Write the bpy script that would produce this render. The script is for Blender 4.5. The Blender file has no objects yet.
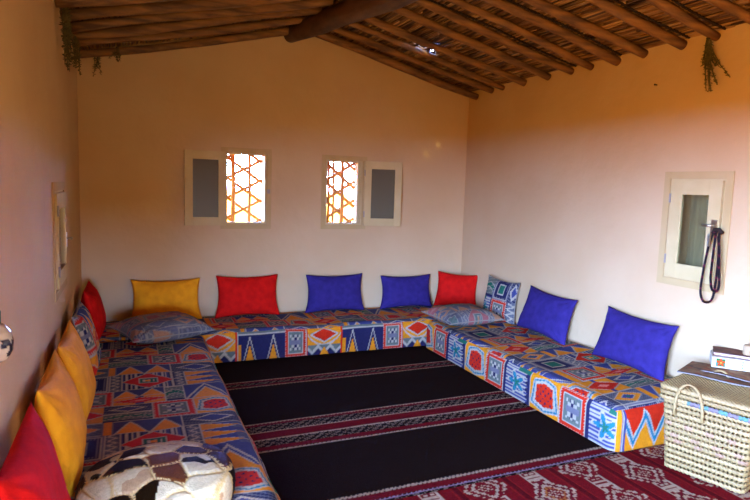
import bpy, bmesh, math, random
import numpy as np
from mathutils import Vector, Matrix, Euler

random.seed(7)
rng = np.random.default_rng(11)
scene = bpy.context.scene
COL = scene.collection
PI = math.pi

# ------------------------------------------------------------------ camera
F, PITCH, YAW, ROLL, CH = 591.7, -.107, .397, .031, 1.5
fw = Vector((math.sin(YAW)*math.cos(PITCH), math.cos(YAW)*math.cos(PITCH), math.sin(PITCH)))
r0 = fw.cross(Vector((0, 0, 1))).normalized(); u0 = r0.cross(fw)
rr = r0*math.cos(ROLL)+u0*math.sin(ROLL); uu = -r0*math.sin(ROLL)+u0*math.cos(ROLL)
cam = bpy.data.cameras.new('camera'); cam.sensor_width = 36; cam.lens = F/750*36
cam.clip_start = .02
camo = bpy.data.objects.new('camera', cam); COL.objects.link(camo)
M = Matrix((rr, uu, -fw)).transposed().to_4x4(); M.translation = (0, 0, CH)
camo.matrix_world = M
scene.camera = camo

# ------------------------------------------------------------------ light, exposure
scene.view_settings.view_transform = 'Standard'; scene.view_settings.look = 'None'
scene.view_settings.gamma = 1; scene.view_settings.use_curve_mapping = False
scene.view_settings.exposure = 1.84
world = bpy.data.worlds.new('world'); scene.world = world; world.use_nodes = True
nt = world.node_tree; nt.nodes.clear()
wo = nt.nodes.new('ShaderNodeOutputWorld'); bg = nt.nodes.new('ShaderNodeBackground')
tc = nt.nodes.new('ShaderNodeTexCoord'); sp = nt.nodes.new('ShaderNodeSeparateXYZ')
ramp = nt.nodes.new('ShaderNodeValToRGB'); mr = nt.nodes.new('ShaderNodeMapRange')
nt.links.new(tc.outputs['Generated'], sp.inputs[0]); nt.links.new(sp.outputs[2], mr.inputs[0])
mr.inputs[1].default_value = -1; mr.inputs[2].default_value = 1
nt.links.new(mr.outputs[0], ramp.inputs[0]); nt.links.new(ramp.outputs[0], bg.inputs[0]); nt.links.new(bg.outputs[0], wo.inputs[0])
cr = ramp.color_ramp
cr.elements[0].position = 0.0; cr.elements[0].color = (.7, .34, .02, 1)     # sunlit desert ground
cr.elements[1].position = 1.0; cr.elements[1].color = (.5, 1.0, 3.4, 1)
for p_, c_ in ((.45, (.85, .40, .025, 1)), (.475, (1.0, .55, .10, 1)), (.495, (1.2, .75, .2, 1)), (.502, (3.6, 7.2, 27, 1)), (.585, (3.6, 7.2, 27, 1)), (.67, (1.5, 3.0, 11.0, 1))):
    e = cr.elements.new(p_); e.color = c_
bg.inputs[1].default_value = 5.0

sun = bpy.data.lights.new('sun', 'SUN'); sun.energy = 2.4; sun.angle = math.radians(2.5); sun.color = (1, .88, .68)
suno = bpy.data.objects.new('sun', sun); COL.objects.link(suno)
sd = Vector((1, 1.43, -1.72)).normalized()
suno.rotation_euler = sd.to_track_quat('-Z', 'Y').to_euler(); suno.location = (-3, -4, 5)

def portal(name, loc, rot, sx, sy):
    l = bpy.data.lights.new(name, 'AREA'); l.shape = 'RECTANGLE'; l.size = sx; l.size_y = sy
    l.cycles.is_portal = True
    o = bpy.data.objects.new(name, l); COL.objects.link(o); o.location = loc; o.rotation_euler = rot
DOOR = (-.55, 1.15, 0, 2.05)      # y0,y1,z0,z1 of the doorway in the left wall, beside and behind the camera
REAR = -.7
REAR_SLIT = (.05, .46, .05, 1.25)    # x0,x1,z0,z1 of an unseen slit added in the rear wall to light the lower back wall
portal('rear_opening_light', ((REAR_SLIT[0]+REAR_SLIT[1])/2, REAR-.26, (REAR_SLIT[2]+REAR_SLIT[3])/2), (PI/2, 0, 0), REAR_SLIT[1]-REAR_SLIT[0], REAR_SLIT[3]-REAR_SLIT[2])
portal('doorway_light', (-.373-.26, (DOOR[0]+DOOR[1])/2, DOOR[3]/2), (0, -PI/2, 0), DOOR[3], DOOR[1]-DOOR[0])

# ------------------------------------------------------------------ helpers
D, XL, XR = 5.546, -.373, 3.352
ZM = .27
WT = .25                                     # wall thickness

def link_mesh(name, V, Fs, mat, parent=None, smooth=True, col=None, loc=None, rot=None):
    me = bpy.data.meshes.new(name)
    me.from_pydata([tuple(v) for v in np.asarray(V, float).tolist()], [], [tuple(int(i) for i in f) for f in Fs])
    if mat is not None: me.materials.append(mat)
    if smooth: me.polygons.foreach_set('use_smooth', [True]*len(me.polygons))
    if col is not None:
        a = me.color_attributes.new('Col', 'FLOAT_COLOR', 'POINT')
        c4 = np.ones((len(V), 4), np.float32); c4[:, :3] = np.asarray(col)*np.array(KC)
        a.data.foreach_set('color', c4.ravel())
    me.update()
    o = bpy.data.objects.new(name, me); COL.objects.link(o)
    if parent: o.parent = parent
    if loc is not None: o.location = loc
    if rot is not None: o.rotation_euler = rot
    return o

def empty(name, loc=(0, 0, 0), rot=(0, 0, 0)):
    o = bpy.data.objects.new(name, None); COL.objects.link(o); o.empty_display_size = .05
    o.location = loc; o.rotation_euler = rot
    return o

def tag(o, label, cat, group=None, kind=None):
    if label: o['label'] = label
    if cat: o['category'] = cat
    if group: o['group'] = group
    if kind: o['kind'] = kind
    return o

class MB:
    """collects shapes of ONE part"""
    def __init__(s): s.V = []; s.F = []; s.n = 0
    def add(s, V, Fs):
        V = np.asarray(V, float); s.V.append(V); s.F += [tuple(i+s.n for i in f) for f in Fs]; s.n += len(V); return s
    def box(s, x0, x1, y0, y1, z0, z1, b=0):
        V = [(x, y, z) for z in (z0, z1) for y in (y0, y1) for x in (x0, x1)]
        return s.add(V, [(0, 2, 3, 1), (4, 5, 7, 6), (0, 1, 5, 4), (2, 6, 7, 3), (0, 4, 6, 2), (1, 3, 7, 5)])
    def bbox(s, x0, x1, y0, y1, z0, z1, b=.004):
        """box with bevelled edges"""
        bm = bmesh.new(); bmesh.ops.create_cube(bm, size=1)
        for v in bm.verts: v.co = ((x0+x1)/2+v.co.x*(x1-x0), (y0+y1)/2+v.co.y*(y1-y0), (z0+z1)/2+v.co.z*(z1-z0))
        bmesh.ops.bevel(bm, geom=bm.edges[:], offset=b, segments=2, affect='EDGES', profile=.7)
        bm.verts.index_update()
        V = [tuple(v.co) for v in bm.verts]; Fs = [tuple(v.index for v in f.verts) for f in bm.faces]; bm.free()
        return s.add(V, Fs)
    def tube(s, pts, rad, n=8, cap=True, ell=1.0):
        pts = np.asarray(pts, float); m = len(pts)
        rad = np.ones(m)*rad if np.ndim(rad) == 0 else np.asarray(rad, float)
        T = np.gradient(pts, axis=0); T /= np.linalg.norm(T, axis=1)[:, None]+1e-12
        ref = np.array([0, 0, 1.0]) if abs(T[0][2]) < .9 else np.array([1.0, 0, 0])
        a = np.cross(T[0], ref); a /= np.linalg.norm(a)
        V = []
        for i in range(m):
            a = a-T[i]*(a@T[i]); a /= np.linalg.norm(a)+1e-12; b = np.cross(T[i], a)
            for k in range(n):
                t = 2*PI*k/n; V.append(pts[i]+rad[i]*(a*math.cos(t)+b*ell*math.sin(t)))
        Fs = [(i*n+k, i*n+(k+1) % n, (i+1)*n+(k+1) % n, (i+1)*n+k) for i in range(m-1) for k in range(n)]
        if cap: Fs += [tuple(range(n-1, -1, -1)), tuple((m-1)*n+k for k in range(n))]
        return s.add(V, Fs)
    def build(s, name, mat, parent=None, smooth=False, col=None, **k):
        V = np.concatenate(s.V)
        o = link_mesh(name, V, s.F, mat, parent, smooth, col, **k)
        return o

def noise3(P, sc, seed=0, oct=2):
    """cheap smooth value noise, numpy, -1..1"""
    out = np.zeros(len(P)); amp = 1; tot = 0
    r_ = np.random.default_rng(seed); tab = r_.uniform(-1, 1, (32, 32, 32))
    for o_ in range(oct):
        Q = P*sc*(2**o_)+7.3*o_+100; I = np.floor(Q).astype(int); f = Q-I; f = f*f*(3-2*f)
        v = 0
        for dx in (0, 1):
            for dy in (0, 1):
                for dz in (0, 1):
                    w = (f[:, 0] if dx else 1-f[:, 0])*(f[:, 1] if dy else 1-f[:, 1])*(f[:, 2] if dz else 1-f[:, 2])
                    v = v+w*tab[(I[:, 0]+dx) % 32, (I[:, 1]+dy) % 32, (I[:, 2]+dz) % 32]
        out += amp*v; tot += amp; amp *= .5
    return out/tot

# ---- materials
KC = (.88, .74, .54)      # warms and darkens surface colours to offset the blue sky; plaster and panes excepted
def material(name, color=(.5, .5, .5), rough=.8, metal=0, nscale=None, c2=None, bump=0, bscale=40, attr=False, spec=.05, sheen=0, stretch=(1, 1, 1), sub=None, mixrange=(.35, .65), trans=0):
    if name != 'plaster':
        color = tuple(a*b for a, b in zip(color, KC))
        if c2 and not attr: c2 = tuple(a*b for a, b in zip(c2, KC))
    m = bpy.data.materials.new(name); m.use_nodes = True; t = m.node_tree; P = t.nodes['Principled BSDF']
    P.inputs['Roughness'].default_value = rough; P.inputs['Metallic'].default_value = metal
    P.inputs['Specular IOR Level'].default_value = spec
    P.inputs['Sheen Weight'].default_value = sheen
    P.inputs['Base Color'].default_value = (*color, 1)
    tc = t.nodes.new('ShaderNodeTexCoord'); mp = t.nodes.new('ShaderNodeMapping'); mp.inputs['Scale'].default_value = stretch
    t.links.new(tc.outputs['Object'], mp.inputs[0])
    src = None
    if attr:
        a = t.nodes.new('ShaderNodeAttribute'); a.attribute_name = 'Col'; src = a.outputs['Color']
    if nscale:
        n = t.nodes.new('ShaderNodeTexNoise'); n.inputs['Scale'].default_value = nscale; n.inputs['Detail'].default_value = 6
        t.links.new(mp.outputs[0], n.inputs['Vector'])
        r = t.nodes.new('ShaderNodeMapRange'); r.inputs[1].default_value = mixrange[0]; r.inputs[2].default_value = mixrange[1]
        t.links.new(n.outputs[0], r.inputs[0])
        mx = t.nodes.new('ShaderNodeMix'); mx.data_type = 'RGBA'
        if src is not None:
            mx.blend_type = 'MULTIPLY'; t.links.new(src, mx.inputs[6]); mx.inputs[7].default_value = (*(c2 or (.8, .8, .8)), 1)
        else:
            mx.inputs[6].default_value = (*color, 1); mx.inputs[7].default_value = (*(c2 or tuple(c*.7 for c in color)), 1)
        t.links.new(r.outputs[0], mx.inputs[0]); src = mx.outputs[2]
    if src is not None: t.links.new(src, P.inputs['Base Color'])
    if bump:
        n = t.nodes.new('ShaderNodeTexNoise'); n.inputs['Scale'].default_value = bscale; n.inputs['Detail'].default_value = 4
        t.links.new(mp.outputs[0], n.inputs['Vector'])
        b = t.nodes.new('ShaderNodeBump'); b.inputs['Strength'].default_value = 1; b.inputs['Distance'].default_value = bump
        t.links.new(n.outputs[0], b.inputs['Height']); t.links.new(b.outputs[0], P.inputs['Normal'])
    if trans: P.inputs['Transmission Weight'].default_value = trans
    return m

PLASTER = material('plaster', (.585, .335, .100), .95, nscale=2.2, c2=(.56, .31, .088), bump=.006, bscale=9, spec=.1)
FLOORM = material('clay_floor', (.30, .19, .09), .9, nscale=5, c2=(.22, .14, .06), bump=.004, bscale=30)
ROOFM = material('roof_mud', (.10, .06, .03), 1, nscale=8, spec=0)
LOG = material('rafter_wood', (.32, .15, .03), .75, nscale=26, c2=(.11, .05, .012), bump=.006, bscale=40, stretch=(.12, 1, 1), spec=.25)
LOGD = material('old_dark_wood', (.13, .05, .02), .6, nscale=9, c2=(.05, .02, .01), bump=.012, bscale=16, stretch=(1, .4, 1), spec=.35)
REED = material('reed_cane', attr=True, rough=.7, nscale=14, c2=(.45, .38, .3), spec=.25, stretch=(1, .3, 1))
CREAM = material('cream_paint', (.66, .50, .19), .8, nscale=6, c2=(.60, .45, .16), bump=.001, bscale=20)
CASE = material('casing_paint', (.58, .40, .14), .9, nscale=5, c2=(.54, .37, .12))
BLUEF = material('blue_cotton', (.038, .023, .115), .85, nscale=18, c2=(.028, .017, .085), bump=.002, bscale=120)
REDF = material('red_cotton', (.66, .009, .003), .85, nscale=18, c2=(.52, .006, .002), bump=.002, bscale=120)
ORF = material('orange_cotton', (.95, .38, .008), .85, nscale=18, c2=(.84, .30, .006), bump=.002, bscale=120)
FABRIC = material('patterned_cloth', attr=True, rough=.8, nscale=60, c2=(.82, .82, .85), bump=.0015, bscale=220, spec=.04, sheen=.0)
WOOL = material('woven_wool', attr=True, rough=.95, nscale=90, c2=(.7, .7, .7), bump=.003, bscale=200, spec=.03)
HIDE = material('cow_hide', attr=True, rough=.55, nscale=70, c2=(.8, .78, .75), bump=.0025, bscale=160, spec=.03)
PIPE = material('pale_piping', (.26, .22, .13), .8)
METAL = material('steel', (.55, .48, .30), .35, 1)
BRASS = material('dull_metal', (.35, .3, .22), .45, .8)
HERB = material('dry_herb', (.16, .125, .035), .9, nscale=30, c2=(.08, .065, .02))
ROPE = material('dark_rope', (.035, .022, .012), .9)
STRAW = material('palm_straw', attr=True, rough=.7, nscale=40, c2=(.86, .80, .7), bump=.001, bscale=90, spec=.3)
BAMB = material('bamboo', (.62, .30, .08), .6, nscale=8, c2=(.45, .2, .05))
WOODP = material('weathered_boards', (.62, .50, .22), .8, nscale=5, c2=(.36, .28, .12), stretch=(5, 1, .6), bump=.004, bscale=12)
BARK = material('pale_branch', (.8, .62, .40), .85, nscale=9, c2=(.5, .36, .2))

def glass_mat(name, tint, rough=.05, opacity=.25):
    m = bpy.data.materials.new(name); m.use_nodes = True; t = m.node_tree; t.nodes.clear()
    o = t.nodes.new('ShaderNodeOutputMaterial'); g = t.nodes.new('ShaderNodeBsdfGlossy'); tr = t.nodes.new('ShaderNodeBsdfTransparent')
    df = t.nodes.new('ShaderNodeBsdfDiffuse'); mx = t.nodes.new('ShaderNodeMixShader'); m2 = t.nodes.new('ShaderNodeMixShader'); fr = t.nodes.new('ShaderNodeFresnel')
    fr.inputs[0].default_value = 1.5; g.inputs[1].default_value = rough; tr.inputs[0].default_value = (*tint, 1)
    df.inputs[0].default_value = (.115, .085, .030, 1)
    m2.inputs[0].default_value = opacity
    t.links.new(tr.outputs[0], m2.inputs[1]); t.links.new(df.outputs[0], m2.inputs[2])
    t.links.new(fr.outputs[0], mx.inputs[0]); t.links.new(m2.outputs[0], mx.inputs[1]); t.links.new(g.outputs[0], mx.inputs[2]); t.links.new(mx.outputs[0], o.inputs[0])
    return m
GREY_PANE = glass_mat('grey_pane', (.5, .5, .47), .15, .85)  # mostly opaque grey-brown pane
PANE = glass_mat('clear_pane', (.85, .88, .82), .03, .06)

# ------------------------------------------------------------------ fabric drawing
NAVY = (.020, .018, .042); BLU = (.05, .055, .115); STEEL = (.12, .12, .10); ORA = (.68, .22, .006); RED = (.54, .022, .004)
WHI = (.42, .35, .19); GRN = (.02, .12, .05); TEA = (.02, .15, .15); GRY = (.13, .14, .08); LIL = (.16, .14, .12)

def draw_motif(k, a, b, wa, wb):
    """colours for cell-local coords a,b in 0..1, cell size wa x wb metres"""
    n = len(a); C = np.empty((n, 3))
    def fill(c): C[:] = c
    def put(m, c): C[m] = c
    lw = .0055
    ca, cb = (a-.5)*2, (b-.5)*2
    dia = np.abs(ca)+np.abs(cb); lwd = lw*2/min(wa, wb)*1.2
    mb = np.maximum(np.abs(ca), np.abs(cb))
    A, B_ = a*wa, b*wb
    if k == 'navyrect':
        fill(NAVY); put(mb > .9, LIL); put((np.abs(mb-.86) < .04), WHI); put((np.abs(ca) < .42) & (np.abs(cb) < .5), WHI); put((np.abs(ca) < .36) & (np.abs(cb) < .4), GRN)
        put((mb < .8) & (mb > .68) & (np.sin(A*2*PI/.014) > .3), LIL)
    elif k == 'squig':
        fill(STEEL); x = np.abs(ca-.6*np.sin(B_*2*PI/.055)); put(x < .32, WHI); put((np.sin(B_*2*PI/.02) > .6) & (np.abs(ca) > .6), NAVY)
    elif k == 'diastripe':
        fill(NAVY); put(np.sin(A*2*PI/.026) > 0.1, WHI); put(np.sin(A*2*PI/.052) > .75, BLU)
        put(dia < 1.0, WHI); put(dia < .93, RED); put((np.abs(ca) < .36) & (np.abs(cb) < .34), WHI); put((np.abs(ca) < .31) & (np.abs(cb) < .27), GRN)
        put((np.abs(ca) < .22) & (np.abs(cb) < .16) & (np.sin(A*2*PI/.03) > 0), WHI); put((np.abs(ca) < .1) & (np.abs(cb) < .1), ORA)
    elif k == 'teeth':
        fill(BLU); t = (b*3) % 1; e = np.abs(t-.5)*2+a*.95; put(e < 1.0, WHI); put(e < .88, ORA); put((a > .72) & (np.sin(B_*2*PI/.016) > .2), STEEL)
    elif k == 'diaout':
        fill(STEEL); put(dia < .95, WHI); put(dia < .88, ORA); put(dia < .5, WHI); put(dia < .42, BLU); put(dia < .16, GRN); put((dia > 1.15) & (np.sin((A+B_)*2*PI/.03) > .5), NAVY)
    elif k == 'bar':
        fill(ORA); put(np.abs(ca) > .7, LIL)
    elif k == 'tri2':
        fill(BLU); t = (a*2) % 1; e = np.abs(t-.5)*2+b*1.02; put(e < .98, WHI); put(e < .84, ORA)
    elif k == 'tri1':
        fill(BLU); e = np.abs(ca)+b*1.0; put(e < 1.0, WHI); put(e < .88, BLU); put(e < .74, WHI); put(e < .66, ORA)
    elif k == 'hatch':
        fill(NAVY); put(np.sin((A*.5+B_)*2*PI/.026) > .15, STEEL); e = dia; put(e < .7, BLU); put(np.abs(e-.7) < lwd, WHI)
    elif k == 'flatdia':
        fill(ORA); e = np.abs(ca)*.8+np.abs(cb)*1.3; put(e < .98, WHI); put(e < .86, RED); put(e < .3, (.72, .2, .1)); put(np.abs(cb) > .9, WHI)
        put((np.abs(cb) > .62) & (np.abs(ca) < .15), BLU)
    elif k == 'frame':
        fill(RED); put(mb < .72, WHI); put(mb < .66, GRY)
        px = (np.floor(a*9)+np.floor(b*9)) % 2 == 0; inn = mb < .5
        put(inn & px, WHI); put(inn & (np.abs(ca) < .18) & (np.abs(cb) < .5) & ~px, NAVY); put(inn & (np.abs(cb) < .12), LIL)
        put((mb > .88) & (np.sin((A+B_)*2*PI/.02) > .2), WHI)
    elif k == 'shield':
        fill(ORA); e = np.maximum(np.abs(ca)*(1.0+.25*cb), np.abs(cb)*.95+np.abs(ca)*.25)
        put(e < .86, WHI); put(e < .78, TEA); put(e < .70, WHI); put(e < .56, RED); put((e < .5) & (np.sin(A*2*PI/.05)*np.sin(B_*2*PI/.05) > .6), NAVY)
    elif k == 'star':
        fill(WHI); put(np.sin(B_*2*PI/.026) > .1, BLU); th = np.arctan2(cb, ca); rad = np.hypot(ca, cb); rs = .38+.2*np.cos(5*th)
        put(rad < rs+.1, WHI); put(rad < rs, TEA); put(rad < rs*.45, GRN)
        sc = (a < .14+.05*np.sin(B_*2*PI/.05)); put(sc, NAVY); put((a > .9), NAVY); put((b > .86) & (a < .45), GRN)
    elif k == 'leaf':
        fill(GRY); e = np.abs(cb-.4*np.sin(a*PI*1.0)+.2); put(e < .28, WHI); put(e < .2, GRN); put(np.abs(np.sin((B_-A*.3)*2*PI/.07)) < .12, WHI); put(b > .93, WHI); put(b < .12, NAVY)
    elif k == 'arch':          # orange arch with red diamond above a zigzag band
        fill(ORA); e = np.abs(ca)*1.2+np.abs(b-.72)*3.4; put(e < 1.0, WHI); put(e < .8, RED)
        ar = np.abs((b-.36)-.42*ca**2); put(ar < .04, WHI)
        low = b < .36; put(low, GRY); z = np.abs(((a*3) % 1)-.5)*2; zz = b/.36
        put(low & (np.abs(zz-.3-z*.6) < .16), WHI); put(low & (zz < z*.6+.1), NAVY); put(low & (np.abs(ca) < .3) & (zz+np.abs(ca)*3 < .85), ORA)
        put(np.abs(ca) > .9, RED)
    elif k == 'navytri':
        fill(NAVY); t = (a*2) % 1; e = np.abs(t-.5)*3.4+b*1.15; put(e < .98, WHI); put(e < .84, NAVY); put(e < .62, ORA); put(b > .86, GRY); put(np.abs(b-.86) < .03, WHI)
        put((a < .08) & (b < .55), ORA)
    elif k == 'zig':
        fill(RED); t = np.abs(((a*2) % 1)-.5)*2; e = np.abs(b-.2-.6*t); put(e < .16, WHI); put(e < .07, TEA); put((b-.2-.6*t) < -.16, ORA); put(a < .07, BLU)
    else:
        fill(BLU)
    return C

P_ = .92
TILE = [  # u0,u1,v0,v1,motif in a .92 tile
 (0, .26, 0, .28, 'navyrect'), (.26, .32, 0, .28, 'squig'), (.32, .63, 0, .28, 'diastripe'), (.63, .69, 0, .28, 'squig'), (.69, .92, 0, .28, 'teeth'),
 (0, .24, .28, .44, 'diaout'), (.24, .29, .28, .44, 'bar'), (.29, .62, .28, .44, 'tri2'), (.62, .92, .28, .44, 'hatch'),
 (0, .24, .44, .68, 'flatdia'), (.24, .48, .44, .56, 'leaf'), (.24, .48, .56, .68, 'hatch'), (.48, .70, .44, .68, 'frame'), (.70, .92, .44, .68, 'shield'),
 (0, .06, .68, .92, 'bar'), (.06, .28, .68, .92, 'frame'), (.28, .56, .68, .80, 'flatdia'), (.28, .56, .80, .92, 'tri2'), (.56, .66, .68, .92, 'leaf'), (.66, .92, .68, .92, 'tri1')]

def pattern(u, v):
    u = u % P_; v = v % P_; C = np.zeros((len(u), 3)); C[:] = BLU
    for (a0, a1, b0, b1, k) in TILE:
        m = (u >= a0) & (u < a1) & (v >= b0) & (v < b1)
        if m.any():
            a = (u[m]-a0)/(a1-a0); b = (v[m]-b0)/(b1-b0)
            c = draw_motif(k, a, b, a1-a0, b1-b0)
            ea = np.minimum(a, 1-a)*(a1-a0); eb = np.minimum(b, 1-b)*(b1-b0)
            if k not in ('squig', 'bar'): c[(np.minimum(ea, eb) < .0035)] = WHI
            C[m] = c
    return C
def border(s, h, cells, H=.27):
    tot = sum(w for w, _ in cells); s = s % tot; C = np.zeros((len(s), 3)); x = 0
    for w, k in cells:
        m = (s >= x) & (s < x+w)
        if m.any():
            c = draw_motif(k, (s[m]-x)/w, np.clip(h[m]/H, 0, 1), w, H)
            c[((s[m]-x) < .005)] = WHI; C[m] = c
        x += w
    return C

# ------------------------------------------------------------------ shell
def wall(name, axis, pos, out, a0, a1, ztop, holes):
    """wall slab: inner face at pos, thickness WT towards out; a = the running axis"""
    As = sorted(set([a0, a1]+[h[0] for h in holes]+[h[1] for h in holes]+([1.5] if axis == 'y' and a0 < 1.5 < a1 else [])))
    Zs = sorted(set([0.0]+[h[2] for h in holes]+[h[3] for h in holes]))
    mb = MB()
    def add(p0, p1, q0, q1, t0=None, t1=None):
        t0 = q1 if t0 is None else t0; t1 = q1 if t1 is None else t1
        def P(a, n, z): return (a, n, z) if axis == 'y' else (n, a, z)
        n0, n1 = (pos, pos+out*WT)
        V = [P(p0, n0, q0), P(p1, n0, q0), P(p1, n0, t1), P(p0, n0, t0), P(p0, n1, q0), P(p1, n1, q0), P(p1, n1, t1), P(p0, n1, t0)]
        mb.add(V, [(0, 1, 2, 3), (7, 6, 5, 4), (0, 4, 5, 1), (3, 2, 6, 7), (0, 3, 7, 4), (1, 5, 6, 2)])
    for i in range(len(As)-1):
        for j in range(len(Zs)):
            p0, p1 = As[i], As[i+1]; q0 = Zs[j]; q1 = Zs[j+1] if j+1 < len(Zs) else None
            if q1 is not None:
                cx, cz = (p0+p1)/2, (q0+q1)/2
                if any(h[0] < cx < h[1] and h[2] < cz < h[3] for h in holes): continue
                add(p0, p1, q0, q1)
            else:
                add(p0, p1, q0, 0, ztop(p0), ztop(p1))
    V = np.concatenate(mb.V)
    bm = bmesh.new(); vs = [bm.verts.new(v) for v in V]
    for f in mb.F: bm.faces.new([vs[i] for i in f])
    bmesh.ops.remove_doubles(bm, verts=bm.verts, dist=1e-5)
    # drop internal doubled faces
    seen = {}
    for f in bm.faces:
        seen.setdefault(frozenset(v.index for v in f.verts), []).append(f)
    kill = [f for l in seen.values() if len(l) > 1 for f in l]
    bmesh.ops.delete(bm, geom=kill, context='FACES_ONLY')
    bmesh.ops.recalc_face_normals(bm, faces=bm.faces)
    me = bpy.data.meshes.new(name); bm.to_mesh(me); bm.free(); me.materials.append(PLASTER)
    o = bpy.data.objects.new(name, me); COL.objects.link(o); o['kind'] = 'structure'
    return o

def zb(x):      # underside plane of the rafters
    return 2.9-(.245 if x > 1.5 else .235)*abs(x-1.5)
RD = .062       # rafter diameter
def ztopf(x): return zb(min(max(x, XL), XR))+RD+.03

W1 = (.826, 1.202, 1.115, 1.768)
W2 = (1.783, 2.165, 1.113, 1.745)
W3 = (2.515, 2.915, .955, 1.610)      # y0,y1,z0,z1 right wall
W4 = (3.62, 4.16, .87, 1.42)          # left wall
wall('wall_back', 'y', D, 1, XL-WT, XR+WT, ztopf, [W1, W2])
wall('wall_right', 'x', XR, 1, REAR, D, lambda a: ztopf(XR), [W3])
wall('wall_left', 'x', XL, -1, REAR, D, lambda a: ztopf(XL), [W4, DOOR])
wall('wall_front', 'y', REAR, -1, XL-WT, XR+WT, ztopf, [REAR_SLIT])

f = MB().box(XL-WT, XR+WT, REAR-WT, D+WT, -.12, 0).build('floor', FLOORM); f['kind'] = 'structure'

# roof sheet with a few worn holes, cane mats under it
HOLES = [(2.32, 4.77), (2.43, 4.83), (2.55, 4.90)]
ceil = empty('ceiling', (0, 0, 0)); ceil['kind'] = 'structure'
rs = MB()
for side in (0, 1):
    xs = [XL-WT-.05, 1.5] if side == 0 else [1.5, XR+WT+.05]
    ys = [REAR-WT-.2, D+WT+.1]
    if side == 1:
        xs = sorted(xs+[v for h in HOLES for v in (h[0]-.015, h[0]+.015)])
        ys = sorted(ys+[v for h in HOLES for v in (h[1]-.040, h[1]+.040)])
    for i in range(len(xs)-1):
        for j in range(len(ys)-1):
            cx, cy = (xs[i]+xs[i+1])/2, (ys[j]+ys[j+1])/2
            if side == 1 and any(abs(cx-h[0]) < .014 and abs(cy-h[1]) < .039 for h in HOLES): continue
            def zz(x): return 2.9-(.245 if side else .235)*abs(x-1.5)+RD+.032
            V = [(xs[i], ys[j], zz(xs[i])), (xs[i+1], ys[j], zz(xs[i+1])), (xs[i+1], ys[j+1], zz(xs[i+1])), (xs[i], ys[j+1], zz(xs[i]))]
            V += [(x, y, z+.004) for x, y, z in V]
            rs.add(V, [(3, 2, 1, 0), (4, 5, 6, 7), (0, 1, 5, 4), (1, 2, 6, 5), (2, 3, 7, 6), (3, 0, 4, 7)])
rs.build('roof_sheet', ROOFM, ceil)
mat_i = 0
for side in (0, 1):
    mb = MB(); cols = []
    s = 0.0
    sl = .245 if side else .235
    L = (XR-1.5) if side else (1.5-XL)
    while s < L-.004:
        y = REAR
        base = random.uniform(.7, 1.15)
        while y < D:
            ln = random.uniform(.35, 1.1); y2 = min(D, y+ln)
            x = 1.5+(s if side else -s)+random.uniform(-.003, .003)
            z = 2.9-sl*s+RD+.010+random.uniform(-.004, .007)
            rad = random.uniform(.0048, .0085)
            skew = random.uniform(-.012, .012)
            skip = side == 1 and any(abs(x-h[0]) < .03 and y < h[1]+.08 and y2 > h[1]-.08 for h in HOLES)
            pts = [(x, y, z), (x+skew*.5, (y+y2)/2, z+random.uniform(-.004, .002)), (x+skew, y2+.01, z+random.uniform(-.004, .003))]
            pts = [(px_, min(py_, D), pz_) for px_, py_, pz_ in pts]
            if skip:   # worn away next to the holes
                hs = [h for h in HOLES if abs(x-h[0]) < .03][0]
                if y < hs[1]-.06:
                    mb.tube([(x, y, z), (x, hs[1]-.045, z)], rad, 5); nv = 10
                    c = np.array((.40, .21, .065))*base; cols += [c]*nv
                if y2 > hs[1]+.06:
                    mb.tube([(x, hs[1]+.045, z), (x, y2, z)], rad, 5); cols += [np.array((.40, .21, .065))*base]*10
            else:
                k = random.random()
                c = np.array((.46, .25, .075) if k < .45 else (.30, .15, .05) if k < .75 else (.55, .33, .12) if k < .9 else (.13, .065, .025))*base*random.uniform(.75, 1.15)
                mb.tube(pts, rad, 5); cols += [c]*15
            y = y2
        s += random.uniform(.0115, .0145)
    o = mb.build('reed_mat', REED, ceil, smooth=True, col=np.array(cols))

# rafters
def rafter(side, y, d=RD, wob=.012, mat=LOG, yskew=0, dz=0):
    xe = (XR-.004) if side else (XL+.004)
    x_s = 1.5+(.03 if side else -.03)
    n = 14; pts = []; rad = []
    p1, p2 = random.uniform(0, 6), random.uniform(0, 6)
    for i in range(n):
        t = i/(n-1); x = x_s+(xe-x_s)*t
        pts.append((x, y+yskew*(1-t)+wob*math.sin(4*t+p1)+wob*.5*math.sin(9*t+p2), zb(x)+RD-d/2+dz+wob*.35*math.sin(6*t+p2)-.002))
        rad.append(d/2*(1+.07*math.sin(7*t+p1)+.05*math.sin(17*t+p2))*(1.0-.06*t))
    mb = MB().tube(pts, rad, 14)
    V = np.concatenate(mb.V); c = np.repeat(np.array(pts), 14, axis=0)
    dirs = V-c; V = c+dirs*(1+.09*noise3(V, 18, 3)[:, None]); mb.V = [V]
    return mb.build('rafter', mat, smooth=True)
ordw = ['nearest the back wall', 'second from the back wall', 'third from the back wall', 'fourth from the back wall', 'fifth from the back wall', 'sixth from the back wall', 'seventh from the back wall', 'eighth from the back wall', 'ninth from the back wall', 'tenth from the back wall', 'eleventh from the back wall', 'twelfth from the back wall']
RY = [5.37, 5.12, 4.90, 4.60, 4.24, 3.95, 3.73, 3.47, 3.22, 2.92, 2.66, 2.38]
for i, y in enumerate(RY):
    o = rafter(1, y, d=[.075, .062, .055, .062][i] if i < 4 else random.uniform(.055, .068), yskew=random.uniform(-.02, .05), mat=LOG, dz=-.02 if i == 0 else 0)
    tag(o, 'round brown roof pole on the right slope, '+ordw[i], 'rafter', 'rafters on the right roof slope')
LY = [5.38, 5.10, 4.83, 4.55, 4.25, 3.95]
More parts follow.
